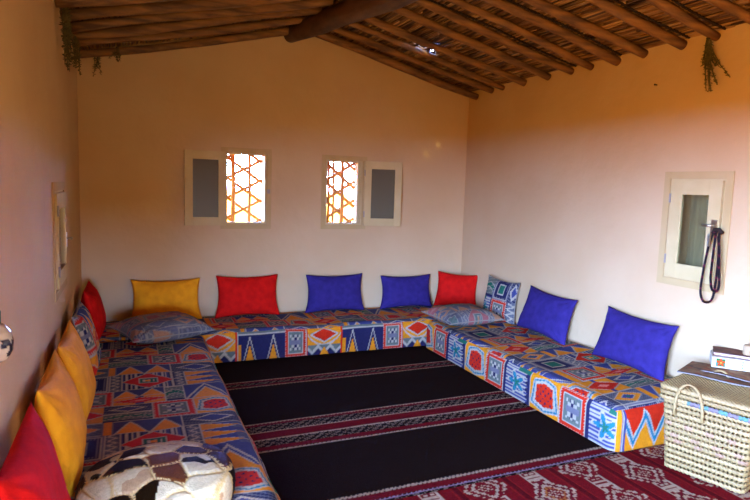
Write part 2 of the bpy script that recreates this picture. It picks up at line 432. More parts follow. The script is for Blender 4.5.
for i, y in enumerate(LY):
    o = rafter(0, y, d=random.uniform(.065, .08), wob=.02, mat=LOG, yskew=random.uniform(-.02, .06), dz=-.03 if i == 0 else 0)
    tag(o, 'dark round roof pole on the left slope, '+ordw[i], 'rafter', 'rafters on the left roof slope')
# ridge log
n = 30; pts = []; rad = []
for i in range(n):
    t = i/(n-1); y = D-.03-t*(D-.03-REAR-.03)
    x = 1.385+.36*min(1, (D-y)/2.2)-.15*max(0, (D-y-2.2)/4)+.015*math.sin(5*t+1)
    pts.append((x, y, 2.862-.055*min(1, (D-y)/1.7))); rad.append(.068+.036*min(1, (D-y)/1.5)+.004*math.sin(23*t))
mb = MB().tube(pts, rad, 20); V = mb.V[0]; c = np.repeat(np.array(pts), 20, axis=0); mb.V = [c+(V-c)*(1+.10*noise3(V, 11, 5)[:, None])]
tag(mb.build('ridge_log', LOGD, smooth=True), 'thick dark twisted log running along the roof ridge', 'log')

# twisted binding cords stitched along the cane mat
def cord(y, x0, x1, lab, amp=.012):
    mb = MB(); n = int((x1-x0)/.008)
    for ph in (0, PI):
        pts = []
        for i in range(n+1):
            t = i/n; x = x0+(x1-x0)*t; z = zb(x)+RD-.004
            yy = y+amp*math.sin(9*t+y*5)+.0035*math.sin(i*.9+ph)
            pts.append((x, yy, z+.0035*math.cos(i*.9+ph)-.002))
        mb.tube(pts, .0055, 5)
    tag(mb.build('binding_cord', ROPE, smooth=True), lab, 'cord', 'cords stitched along the cane ceiling')
cord(2.605, 1.9, XR-.02, 'dark twisted cord along the cane ceiling ending at the hanging dry herbs')
cord(2.865, 2.0, XR-.02, 'dark twisted cord along the cane ceiling, one rafter behind the herbs')
cord(3.415, 1.8, XR-.02, 'dark twisted cord along the cane ceiling, midway along the right slope')
cord(3.90, 1.8, XR-.02, 'dark twisted cord along the cane ceiling, farthest from the herbs')

# ------------------------------------------------------------------ windows
def win_root(name, loc, rz):
    o = empty(name, loc, (0, 0, rz)); o['kind'] = 'structure'; return o
def frame_mb(w, h, bar, y0, y1, barb=None, b=.003, x0=0, z0=0):
    barb = barb or bar; mb = MB()
    mb.bbox(x0, x0+bar, y0, y1, z0, z0+h, b); mb.bbox(x0+w-bar, x0+w, y0, y1, z0, z0+h, b)
    mb.bbox(x0+bar, x0+w-bar, y0, y1, z0, z0+barb, b); mb.bbox(x0+bar, x0+w-bar, y0, y1, z0+h-barb, z0+h, b)
    return mb
def leaf(root, w, h, hinge, angle, stile=.072, glass=GREY_PANE, panel=True, th=.028):
    """hinged sash. local: hinge at x=0, leaf extends +x (or -x), thickness in -y (into the room)"""
    L = empty('sash', hinge, (0, 0, angle)); L.parent = root
    s = 1 if w > 0 else -1; W = abs(w)
    x0 = 0 if s > 0 else -W
    frame_mb(W, h, stile, -th, 0, stile*1.05, x0=x0).build('sash_frame', CREAM, L)
    MB().box(x0+stile-.005, x0+W-stile+.005, -th*.6, -th*.4, stile-.005, h-stile+.005).build('pane', glass, L)
    g = MB()
    for z in (h*.18, h*.82): g.tube([(s*.002, -th-.004, z-.03), (s*.002, -th-.004, z+.03)], .006, 8)
    g.build('hinge', BRASS, L)
    return L
def grille(root, w, h, yy, verts, diags, r_=.008):
    mb = MB()
    for (x, rr_) in verts: mb.tube([(x, yy, -.02), (x+.006, yy, h*.5), (x-.002, yy, h+.02)], rr_, 8)
    for (x0, z0, x1, z1) in diags: mb.tube([(x0, yy+.012, z0), (x1, yy+.012, z1)], r_, 7)
    mb.build('lattice', BAMB, root, smooth=True)
def casing(root, w, h, bw=.05, t=.008):
    frame_mb(w+2*bw, h+2*bw, bw, -t, .0, x0=-bw, z0=-bw, b=.002).build('casing', CASE, root)

# window 1 (left of the pair)
w, h = W1[1]-W1[0], W1[3]-W1[2]
win = win_root('window_1', (W1[0], D, W1[2]), 0)
casing(win, w, h, .045)
frame_mb(w, h, .016, .0, .06, b=.002).build('window_frame', CREAM, win)
dg = []
sp_ = .19
for k in range(-1, 5):
    z = .02+k*sp_; dg.append((0, z, w, z+.20)); dg.append((0, z+.20+.05, w, z-.05+.04))
dg = [(x0, z0, x1, z1) for x0, z0, x1, z1 in dg]
def clipd(dg, w, h):
    out = []
    for x0, z0, x1, z1 in dg:
        t0, t1 = 0.0, 1.0; dz = z1-z0
        for lim, sgn in ((-.01, 1), (h+.01, -1)):
            a_, b_ = (z0-lim)*sgn, (z1-lim)*sgn
            if a_ < 0 and b_ < 0: t0 = 1; t1 = 0; break
            if a_ < 0: t0 = max(t0, a_/(a_-b_))
            if b_ < 0: t1 = min(t1, a_/(a_-b_))
        if t0 < t1: out.append((x0+(x1-x0)*t0, z0+dz*t0, x0+(x1-x0)*t1, z0+dz*t1))
    return out
grille(win, w, h, WT-.03, [(.10, .022), (.255, .016)], clipd(dg, w, h), .0155)
leaf(win, -.368, h+.014, (.002, -.012, -.012), math.radians(2.5), glass=GREY_PANE)
MB().box(w+.004, w+.03, -.022, -.008, h*.44, h*.50).build('latch_plate', BRASS, win)
# window 2
w, h = W2[1]-W2[0], W2[3]-W2[2]
win = win_root('window_2', (W2[0], D, W2[2]), 0)
casing(win, w, h, .045)
frame_mb(w, h, .016, .0, .06, b=.002).build('window_frame', CREAM, win)
dg = []
for k in range(-1, 5):
    z = .0+k*sp_; dg.append((0, z, w, z+.24)); dg.append((.0, z+.29, w, z-.02))
grille(win, w, h, WT-.03, [(.055, .022), (.10, .014), (.15, .013), (.245, .022)], clipd(dg, w, h), .018)
leaf(win, .385, h+.01, (w+.012, -.014, -.008), math.radians(-10), glass=GREY_PANE)
MB().box(w-.05, w-.022, .0, .05, 0.01, h-.01).build('hinge_stile', CREAM, win)

def key_lock(parent, x, z):
    mb = MB().bbox(x-.02, x+.02, -.034, -.028, z-.045, z+.045, .002); p = mb.build('lock_plate', METAL, parent)
    MB().tube([(x, -.034, z+.01), (x, -.062, z+.01)], .008, 10).tube([(x+.004, -.06, z+.01), (x-.055, -.063, z+.008)], .0065, 8).build('lever_handle', METAL, parent, smooth=True)
# window 3: right wall, closed
w, h = W3[1]-W3[0], W3[3]-W3[2]
win = win_root('window_3', (XR, W3[1], W3[2]), -PI/2)     # local x -> -y world, local -y -> -x world (room side)
casing(win, w, h, .048)
frame_mb(w, h, .012, .0, .06, b=.002).build('window_frame', CREAM, win)
L = leaf(win, w-.03, h-.024, (.015, .010, .012), 0, stile=.085, glass=PANE, th=.026)
key_lock(L, w-.03-.03, h*.53)
bs = MB()
for k in range(3): bs.bbox(-.02+k*.145, .120+k*.145, WT-.05, WT-.02, -.02, h+.02, .004)
bs.build('outer_shutter', WOODP, win)
MB().tube([(.24, WT-.10, -.0), (.30, WT-.09, h*.5), (.33, WT-.085, h)], [.03, .026, .02], 10).build('bar', BARK, win, smooth=True)  # pale leaning branch set behind the pane
# window 4: left wall, closed, seen at a glancing angle
w, h = W4[1]-W4[0], W4[3]-W4[2]
win = win_root('window_4', (XL, W4[0], W4[2]), PI/2)      # local x -> +y, local -y -> +x (room)
casing(win, w, h, .05)
frame_mb(w, h, .012, .0, .06, b=.002).build('window_frame', CREAM, win)
L = leaf(win, w-.03, h-.024, (.015, .012, .012), 0, stile=.085, glass=PANE, th=.03)
key_lock(L, w-.03-.04, h*.42)
bs = MB()
for k in range(4): bs.bbox(-.02+k*.145, .120+k*.145, WT-.05, WT-.02, -.02, h+.02, .004)
bs.build('outer_shutter', WOODP, win)

# ------------------------------------------------------------------ mattresses
def rbox(x0, x1, y0, y1, z0, z1, r, res, resz=None, topres=None):
    """rounded box as welded grid; returns V, F, origin coords on the sharp box"""
    resz = resz or res
    nx, ny, nz = [max(2, int(round((b-a)/q))) for a, b, q in ((x0, x1, res), (y0, y1, res), (z0, z1, resz))]
    X, Y, Z = np.linspace(x0, x1, nx+1), np.linspace(y0, y1, ny+1), np.linspace(z0, z1, nz+1)
    Vs, Fs, off = [], [], 0
    def face(A, B, fn, flip):
        nonlocal off
        ga, gb = np.meshgrid(A, B, indexing='ij'); v = fn(ga.ravel(), gb.ravel()); Vs.append(v)
        na, nb = len(A), len(B); i = np.arange(na-1)[:, None]*nb+np.arange(nb-1)[None, :]
        q = np.stack([i, i+nb, i+nb+1, i+1], -1).reshape(-1, 4)+off
        Fs.append(q[:, ::-1] if flip else q); off += na*nb
    o = np.ones_like
    face(X, Y, lambda a, b: np.stack([a, b, o(a)*z1], 1), False)
    face(np.linspace(x0, x1, 12), np.linspace(y0, y1, 12), lambda a, b: np.stack([a, b, o(a)*z0], 1), True)
    face(X, Z, lambda a, b: np.stack([a, o(a)*y0, b], 1), False)
    face(X, Z, lambda a, b: np.stack([a, o(a)*y1, b], 1), True)
    face(Y, Z, lambda a, b: np.stack([o(a)*x0, a, b], 1), True)
    face(Y, Z, lambda a, b: np.stack([o(a)*x1, a, b], 1), False)
    V = np.concatenate(Vs); Fq = np.concatenate(Fs)
    key = np.round(V*1e5).astype(np.int64); _, idx, inv = np.unique(key, axis=0, return_index=True, return_inverse=True)
    inv = inv.ravel(); return V[idx], inv[Fq]

def mattress(name, x0, x1, y0, y1, sidefn, uo, vo, lab, seed, res=.0075):
    z0, z1, r = 0.0, ZM, .07
    x0_, x1_, y0_, y1_ = x0, x1, y0, y1
    B, Fq = rbox(x0, x1, y0, y1, z0, z1, r, res)
    lo = np.array([x0+r, y0+r, z0+.02]); hi = np.array([x1-r, y1-r, z1-r])
    c = np.clip(B, lo, hi); d = B-c; ln = np.linalg.norm(d, axis=1); mx = np.abs(d).max(1)
    V = B.copy(); m = ln > 1e-9; V[m] = c[m]+d[m]/ln[m][:, None]*np.minimum(mx[m], r)[:, None]
    dep = z1-B[:, 2]
    u = B[:, 0].copy(); v = B[:, 1].copy()
    C = pattern(u+uo, v+vo)
    side = (dep > .028) | ((dep > 1e-6) & False)
    for fa in ('y0', 'x0', 'x1', 'y1'):
        mm = {'y0': np.abs(B[:, 1]-y0) < 1e-6, 'y1': np.abs(B[:, 1]-y1) < 1e-6, 'x0': np.abs(B[:, 0]-x0) < 1e-6, 'x1': np.abs(B[:, 0]-x1) < 1e-6}[fa]
        if not mm.any(): continue
        s = (B[:, 0] if fa[0] == 'y' else B[:, 1])[mm]
        cells = sidefn.get(fa) or sidefn['default']
        C[mm] = border(s+cells[1], B[mm, 2]+.0, cells[0])
    # lumps and slight wrinkles
    up = np.clip((V[:, 2]-.1)/.15, 0, 1)
    nz_ = noise3(V*np.array([1, 1, 0.3]), 2.6, seed)*.014+noise3(V*np.array([1, 1.0, .3]), 9, seed+1)*.004
    V[:, 2] += nz_*up
    if x0 > 2: V[:, 2] += .045*np.clip((V[:, 0]-x0)/(x1-x0), 0, 1)**1.2*up*np.clip((4.7-V[:, 1])/1.2, 0, 1)
    onx = np.clip(1-np.minimum(abs(V[:, 0]-x0), abs(V[:, 0]-x1))/.06, 0, 1); ony = np.clip(1-np.minimum(abs(V[:, 1]-y0), abs(V[:, 1]-y1))/.06, 0, 1)
    w_ = noise3(V, 5, seed+2)*.010
    V[:, 0] += w_*onx*np.where(V[:, 0] > (x0+x1)/2, 1, -1)*np.clip((V[:, 2])/.2, 0, 1)-0*onx
    V[:, 1] += w_*ony*np.where(V[:, 1] > (y0+y1)/2, 1, -1)*np.clip((V[:, 2])/.2, 0, 1)
    V[:, 0] = np.clip(V[:, 0], XL+.003, XR-.003); V[:, 1] = np.minimum(V[:, 1], D-.003); V[:, 2] = np.maximum(V[:, 2], 0.012)
    o = link_mesh(name, V, Fq, FABRIC, smooth=True, col=C)
    return tag(o, lab, 'mattress', 'patterned floor mattresses around the room')

FR = ([(.33, 'arch'), (.40, 'navytri'), (.19, 'frame')], .0)
SD = ([(.24, 'frame'), (.30, 'shield'), (.32, 'star')], .0)
EN = ([(.05, 'bar'), (.34, 'zig'), (.38, 'star')], .0)
mattress('floor_mattress', XL+.004, XR-.004, 4.872, D-.004, {'y0': (FR[0], -.50), 'default': FR}, .31, .10,
         'geometric patterned floor mattress lying along the back wall under two windows', 1, .008)
mattress('floor_mattress', XL+.004, .56, 1.15, 4.858, {'default': SD}, .373, .03,
         'geometric patterned floor mattress lying along the left wall, holding the cowhide pouf', 5, .0075)
mattress('floor_mattress', 2.565, XR-.004, 2.47, 4.858, {'x0': (SD[0], -2.47+.62), 'y0': (EN[0], -2.572), 'default': SD}, .1, .52,
         'geometric patterned floor mattress lying along the right wall, ending behind the basket', 9, .0075)

# ------------------------------------------------------------------ cushions
def cushion(name, W, H, T, mat, loc, lean, rz, seed, flat=False, colfn=None, piping=False, roll=0, n=44):
    """upright cushion: base at z=0, width X, height Z, thickness Y; front faces -Y"""
    g = np.linspace(-1, 1, n+1); g = np.sign(g)*np.abs(g)**.85
    a, b = np.meshgrid(g, g, indexing='ij'); a = a.ravel(); b = b.ravel()
    prof = np.clip((1-np.abs(a)**2.6), 0, 1)**.55*np.clip((1-np.abs(b)**2.6), 0, 1)**.55
    pin = .10
    X = a*W/2*(1-pin*(1-b*b)*np.abs(a)**3); Z = b*H/2*(1-pin*1.2*(1-a*a)*np.abs(b)**3)
    if not flat: X = X*(1+.03*(-b)); T_ = T*(1+.22*(-b))
    else: T_ = T
    P = np.stack([X, Z, np.zeros_like(X)+seed*3.1], 1)
    wr = noise3(P, 6, seed)*.010+noise3(P*np.array([1, 1, 1.]), 17, seed+1)*.0035
    # creases radiating from the corners
    for ca_, cb_ in ((-1, -1), (-1, 1), (1, -1), (1, 1)):
        rr_ = np.hypot(a-ca_, b-cb_); th = np.arctan2(b-cb_, a-ca_); wr = wr+.0045*np.sin(th*14+seed)*np.exp(-((rr_-.35)/.28)**2)
    hy = T_/2*prof
    Vf = np.stack([X, -(hy+wr*np.minimum(1, prof*2)), Z], 1); Vb = np.stack([X, hy*(.8), Z], 1)
    N = n+1; idx = np.arange(N*N).reshape(N, N)
    q = np.stack([idx[:-1, :-1], idx[1:, :-1], idx[1:, 1:], idx[:-1, 1:]], -1).reshape(-1, 4)
    V = np.concatenate([Vf, Vb]); edge = np.zeros((N, N), bool); edge[0] = edge[-1] = True; edge[:, 0] = edge[:, -1] = True
    mp = np.arange(2*N*N); mp[N*N:][edge.ravel()] = np.arange(N*N)[edge.ravel()]
    Fs = np.concatenate([q, mp[q[:, ::-1]+N*N]])
    used = np.unique(Fs); re = -np.ones(2*N*N, int); re[used] = np.arange(len(used)); V = V[used]; Fs = re[Fs]
    if not flat: V[:, 2] += H/2
    col = None
    if colfn: col = colfn(np.concatenate([X, X])[used]+W/2, np.concatenate([Z, Z])[used]+H/2)
    o = link_mesh(name, V, Fs, mat, smooth=True, col=col)
    if flat: o.matrix_world = Matrix.Translation(loc) @ Euler((0, 0, rz)).to_matrix().to_4x4() @ Euler((lean, roll, 0)).to_matrix().to_4x4() @ Matrix.Rotation(-PI/2, 4, 'X')
    else: o.matrix_world = Matrix.Translation(loc) @ Matrix.Rotation(rz, 4, 'Z') @ Matrix.Rotation(-lean, 4, 'X') @ Matrix.Rotation(roll, 4, 'Y')
    if piping:
        e = [(i, 0) for i in range(N)]+[(n, j) for j in range(1, N)]+[(i, n) for i in range(n-1, -1, -1)]+[(0, j) for j in range(n-1, 0, -1)]
        pp = np.array([Vf[idx[i, j]] for i, j in e]+[Vf[idx[0, 0]]])
        if not flat: pp[:, 2] += H/2
        MB().tube(pp, .0045, 6).build('piping', PIPE, o, smooth=True)
    return o
CG = 'scatter cushions leaning along the walls'
zc = ZM-.008
# back wall (front faces -y): loc y is the seam plane
def back(x0, x1, H, mat, lab, cat='cushion', seed=1, name='scatter_cushion', y=None, roll=0):
    o = cushion(name, x1-x0, H, .15, mat, ((x0+x1)/2, (y or D-.135), zc), .13, 0, seed, roll=roll)
    return tag(o, lab, 'cushion', CG)
back(.005, .60, .375, ORF, 'orange cushion against the back wall below the left open shutter', seed=2)
back(.72, 1.31, .39, REDF, 'red cushion against the back wall below the left window opening', seed=3)
back(1.565, 2.17, .375, BLUEF, 'blue cushion against the back wall below the right window opening', seed=4)
back(2.345, 2.935, .345, BLUEF, 'blue cushion against the back wall beside the red corner cushion', seed=5)
o = cushion('scatter_cushion', .44, .37, .13, REDF, (3.14, 5.285, zc), .16, math.radians(-32), 6, roll=math.radians(3)); tag(o, 'red cushion in the right corner between a blue and a patterned cushion', 'cushion', CG)
pc = lambda uo, vo: (lambda u, v: pattern(u+uo, v+vo))
def faded(uo, vo):       # reverse side of the print, paler and greyer
    return lambda u, v: pattern(u*1.3+uo, v*1.3+vo)*.42+np.array((.17, .155, .11))*.58
def corner_print(u, v):
    C = np.zeros((len(u), 3))
    for (a0, a1, b0, b1, k) in ((-.1, .17, -.1, .22, 'star'), (-.1, .17, .22, .6, 'leaf'), (.17, .36, .21, .6, 'navyrect'), (.17, .36, -.1, .21, 'frame'), (.36, .6, -.1, .21, 'squig'), (.36, .6, .21, .6, 'hatch')):
        m = (u >= a0) & (u < a1) & (v >= b0) & (v < b1); A0, B0 = max(a0, 0), max(b0, 0)
        A1, B1 = min(a1, .44), min(b1, .41)
        C[m] = draw_motif(k, (u[m]-A0)/(A1-A0), (v[m]-B0)/(B1-B0), A1-A0, B1-B0)
    return C
# right wall (front faces -x): rz=-90
o = cushion('scatter_cushion', .44, .41, .13, FABRIC, (3.225, 4.64, zc), .12, math.radians(-82), 7, colfn=corner_print, roll=math.radians(2), piping=True, n=70); tag(o, 'small patterned upright cushion against the right wall beside the corner', 'cushion', CG)
o = cushion('scatter_cushion', .63, .385, .15, BLUEF, (3.185, 3.96, zc+.03), .27, math.radians(-90), 8, roll=math.radians(2)); tag(o, 'blue cushion against the right wall farther from the basket', 'cushion', CG)
o = cushion('scatter_cushion', .64, .385, .15, BLUEF, (3.18, 3.02, zc+.035), .28, math.radians(-90), 9, roll=math.radians(1)); tag(o, 'blue cushion against the right wall nearest the basket', 'cushion', CG)
# left wall (front faces +x): rz=+90
def left(yc, W, H, mat, lab, seed, colfn=None, lean=.15, x=None, T=.165):
    o = cushion('scatter_cushion', W, H, T, mat, (x or XL+.135, yc, zc), lean, math.radians(90), seed, colfn=colfn, piping=bool(colfn), n=70 if colfn else 44)
    return tag(o, lab, 'cushion', CG)
left(4.98, .55, .42, REDF, 'red cushion at the far left corner behind the patterned cushion', 10)
left(4.02, .56, .44, FABRIC, 'patterned upright cushion against the left wall between orange and red', 11, colfn=pc(.1, .5))
left(3.32, .60, .46, ORF, 'orange cushion against the left wall, beside the patterned one', 12)
left(2.64, .60, .48, ORF, 'orange cushion against the left wall, next to the nearest red one', 13)
left(1.93, .60, .49, REDF, 'red cushion against the left wall nearest the viewer', 14)
# lying pillows
o = cushion('flat_pillow', .64, .52, .20, FABRIC, (.235, 4.81, ZM+.080), math.radians(2), math.radians(20), 15, flat=True, colfn=faded(.48, .2), piping=True, n=80); tag(o, 'patterned pillow lying flat on the left end of the back mattress', 'pillow', 'pillows lying flat')
o = cushion('flat_pillow', .60, .48, .17, FABRIC, (2.83, 4.62, ZM+.074), math.radians(2), math.radians(4), 16, flat=True, colfn=faded(.05, .1), piping=True, n=80); tag(o, 'patterned pillow lying flat near the right corner of the mattresses', 'pillow', 'pillows lying flat')

# ------------------------------------------------------------------ rugs
def rug(name, x0, x1, y0, y1, rz, colf, lab, res, z, seed):
    nx, ny = int((x1-x0)/res), int((y1-y0)/res)
    X, Y = np.meshgrid(np.linspace(x0, x1, nx+1), np.linspace(y0, y1, ny+1), indexing='ij')
    x, y = X.ravel(), Y.ravel(); C = colf(x, y)
    cx, cy = (x0+x1)/2, (y0+y1)/2; c, s = math.cos(rz), math.sin(rz)
    P = np.stack([cx+(x-cx)*c-(y-cy)*s, cy+(x-cx)*s+(y-cy)*c, np.zeros_like(x)], 1)
    top = P.copy(); top[:, 2] = z+.0015*noise3(P+np.array([0, 0, .5]), 6, seed)
    N1 = ny+1; i = np.arange(nx)[:, None]*N1+np.arange(ny)[None, :]; q = np.stack([i, i+N1, i+N1+1, i+1], -1).reshape(-1, 4)
    n0 = len(top)
    ring = [k*N1 for k in range(nx+1)]+[nx*N1+k for k in range(1, ny+1)]+[k*N1+ny for k in range(nx-1, -1, -1)]+[k for k in range(ny-1, 0, -1)]
    low = P[ring].copy(); low[:, 2] = z-.005
    Fs = [tuple(f) for f in q.tolist()]; R = len(ring)
    Fs += [(ring[k], n0+k, n0+(k+1) % R, ring[(k+1) % R]) for k in range(R)]+[tuple(n0+k for k in range(R-1, -1, -1))]
    o = link_mesh(name, np.concatenate([top, low]), Fs, WOOL, smooth=False, col=np.concatenate([C, C[ring]]))
    return tag(o, lab, 'rug')
BLK = (.014, .006, .0015); MAR = (.15, .006, .007); RUW = (.45, .31, .16)
def blackrug(x, y):
    C = np.empty((len(x), 3)); C[:] = BLK
    j = .003*np.sin(x*2*PI/.024)
    def band(a, b, c): C[(y+j*.6 > a) & (y+j*.6 < b)] = c
    def patt(a, b):
        m = (y > a) & (y < b); k = (np.sin(x*2*PI/.034)*np.sin((y-a)*2*PI/.05+np.floor(x/.034)*2.4)+.6*np.sin(x*2*PI/.021+y*90)) ; cc = np.where((k > .25)[:, None], np.array((.20, .14, .08)), np.array(BLK))
        C[m] = cc[m]
    # group 1
    for base, rev in ((4.30, 0),):
        band(4.355, 4.368, RUW); band(4.325, 4.355, MAR); patt(4.27, 4.325); band(4.245, 4.27, MAR); band(4.228, 4.242, RUW)
    band(3.548, 3.562, RUW); band(3.515, 3.548, MAR); patt(3.43, 3.515); band(3.415, 3.428, RUW); band(3.325, 3.415, MAR); band(3.308, 3.322, RUW); patt(3.22, 3.308); band(3.172, 3.22, MAR); band(3.150, 3.166, RUW)
    band(2.535, 2.553, RUW); band(2.478, 2.532, MAR); band(2.465, 2.476, (.3, .2, .2)); patt(2.40, 2.465)
    return C
rug('woven_rug', .35, 2.75, 2.40, 4.95, math.radians(1.3), blackrug, 'black woollen rug with maroon and white stripes between the mattresses', .0085, .008, 3)
RRD = (.17, .006, .006)
def redrug(x, y):
    C = np.empty((len(x), 3)); C[:] = RRD
    cw = .30; k = np.floor((x)/cw); a = (x/cw-k-.5)*2      # column coordinate -1..1
    p = .34; yy = y+k*.17; j = np.floor(yy/p); b = (yy/p-j-.5)*2
    white = np.array((.46, .32, .16))
    qa = np.round(a*13)/13; qb = np.round(b*16)/16
    dia = np.abs(qa)+np.abs(qb)*.9
    m = (np.abs(dia-.78) < .07) & (np.sin(qb*40) > -.6)
    m |= (np.abs(dia-.50) < .06) & (np.abs(qb) < .6)
    m |= (dia < .30) & ((np.floor(qa*13)+np.floor(qb*16)) % 3 == 0)
    m |= (np.abs(np.abs(qb)-.92) < .05) & (np.abs(qa) < .35)
    m |= (np.abs(np.abs(qa)-.30) < .05) & (np.abs(qb) > .62)
    sep = np.abs(a) > .9
    C[m & ~sep] = white
    C[sep] = (.10, .004, .004)
    s2 = (np.abs(a) > .82) & (np.abs(a) < .88); C[s2] = (.24, .012, .008)
    e = (dia > .56) & (dia < .70) & (k % 2 == 0); C[e & ~sep] = (.13, .006, .008)
    m2 = (dia > .34) & (dia < .42) & (k % 3 == 0); C[m2] = (.38, .12, .02)
    return C
rug('kilim_rug', .62, 3.33, .75, 2.44, math.radians(1.3), redrug, 'red kilim with pale geometric motifs under the woven basket', .0075, .016, 4)

# ------------------------------------------------------------------ cowhide pouf
def pouf(cx, cy, z0, R, H):
    nr, na = 84, 260; V = []; C = []
    top = []
    bl = np.array((.012, .005, .0006)); br = np.array((.075, .020, .003)); wh = np.array((.62, .48, .20)); tn = np.array((.42, .24, .08)); seam = np.array((.36, .24, .07))
    r_, t_ = np.meshgrid(np.linspace(0, 1, nr+1), np.arange(na)/na*2*PI, indexing='ij'); r_ = r_.ravel(); t_ = t_.ravel()
    s = r_*1.75                                        # arc-like: s<1 top, >1 side down
    rad = np.where(s < 1, s*.86, .86+.14*np.sin(np.clip((s-1)/.75, 0, 1)*PI)); rad = np.where(s > 1.375, .90+.10*np.sin(np.clip((s-1)/.75, 0, 1)*PI), rad)
    zz = np.where(s < 1, H*(1-.22*s**2.2), 0); sidez = H*.78*(.5+.5*np.cos(np.clip((s-1)/.75, 0, 1)*PI)); zz = np.where(s >= 1, sidez, zz)
    # hand cut patches of hide with zigzag stitched seams
    rs2 = np.random.default_rng(5); sd_ = [(0.02, 0.0, 0)]; kd = [1]
    for q in range(7): a = q/7*2*PI+rs2.uniform(-.2, .2); r3 = rs2.uniform(.38, .60); sd_.append((r3*math.cos(a), r3*math.sin(a), 0)); kd.append([2, 0, 3, 2, 0, 1, 3][q])
    for q in range(7): a = (q+.5)/7*2*PI+rs2.uniform(-.15, .15); r3 = rs2.uniform(.85, 1.05); sd_.append((r3*math.cos(a), r3*math.sin(a), 0)); kd.append([0, 3, 4, 0, 3, 0, 1][q])
    for q in range(10): a = q/10*2*PI+rs2.uniform(-.1, .1); sd_.append((1.25*math.cos(a), 1.25*math.sin(a), 0)); kd.append([2, 0, 4, 0, 1, 0, 2, 0, 0, 4][q])
    sd_ = np.array(sd_)[:, :2]; kd = np.array(kd)
    flat = np.stack([np.minimum(s, 1.4)*np.cos(t_), np.minimum(s, 1.4)*np.sin(t_)], 1)
    wx = np.stack([flat[:, 0], flat[:, 1], flat[:, 0]*0], 1); flat = flat+.13*np.stack([noise3(wx, 2.4, 51), noise3(wx, 2.4, 52)], 1)
    dd = np.linalg.norm(flat[:, None, :]-sd_[None], axis=2); o2 = np.sort(dd, axis=1); cell = np.argmin(dd, axis=1); gap = o2[:, 1]-o2[:, 0]
    kk = kd[cell]
    V = np.stack([rad*R*np.cos(t_), rad*R*np.sin(t_)*.96, zz], 1)
    nn = noise3(np.stack([V[:, 0], V[:, 1], V[:, 2]], 1), 13, 21); n2 = noise3(V, 8, 22)
    C = np.empty((len(s), 3)); C[:] = wh; C[(nn < -.35)] = tn*.9+wh*.1
    dk = np.where((nn > .15)[:, None], br*.7, bl); bw = np.where((n2 > .02)[:, None], br*1.5, br*.6); blot = np.where((n2+nn*.4 > .05)[:, None], wh*.92, bl)
    C = np.where((kk == 2)[:, None], dk, C); C = np.where((kk == 1)[:, None], bw, C); C = np.where((kk == 3)[:, None], blot, C)
    C = np.where((kk == 4)[:, None], np.where((n2 > -.1)[:, None], bl*1.2, wh*.8), C)
    tz = np.abs(((flat[:, 0]*1.3+flat[:, 1])*17 % 1)-.5)*2
    C[gap < .022+.040*tz*(tz > .5)] = seam*1.7
    V[:, 2] += noise3(V, 7, 23)*.008*(s < 1.1)-.006*np.exp(-(gap/.05)**2)*(s < 1.3)
    Fs = [(i*na+j, (i+1)*na+j, (i+1)*na+(j+1) % na, i*na+(j+1) % na) for i in range(nr) for j in range(na)]
    Fs.append(tuple(nr*na+j for j in range(na-1, -1, -1)))
    o = link_mesh('pouf', V, Fs, HIDE, smooth=True, col=C, loc=(cx, cy, z0))
    return tag(o, 'round cowhide patchwork pouf lying on the left mattress', 'pouf')
po = pouf(.095, 2.29, ZM-.006, .29, .185); po.rotation_euler = (0, 0, .5)

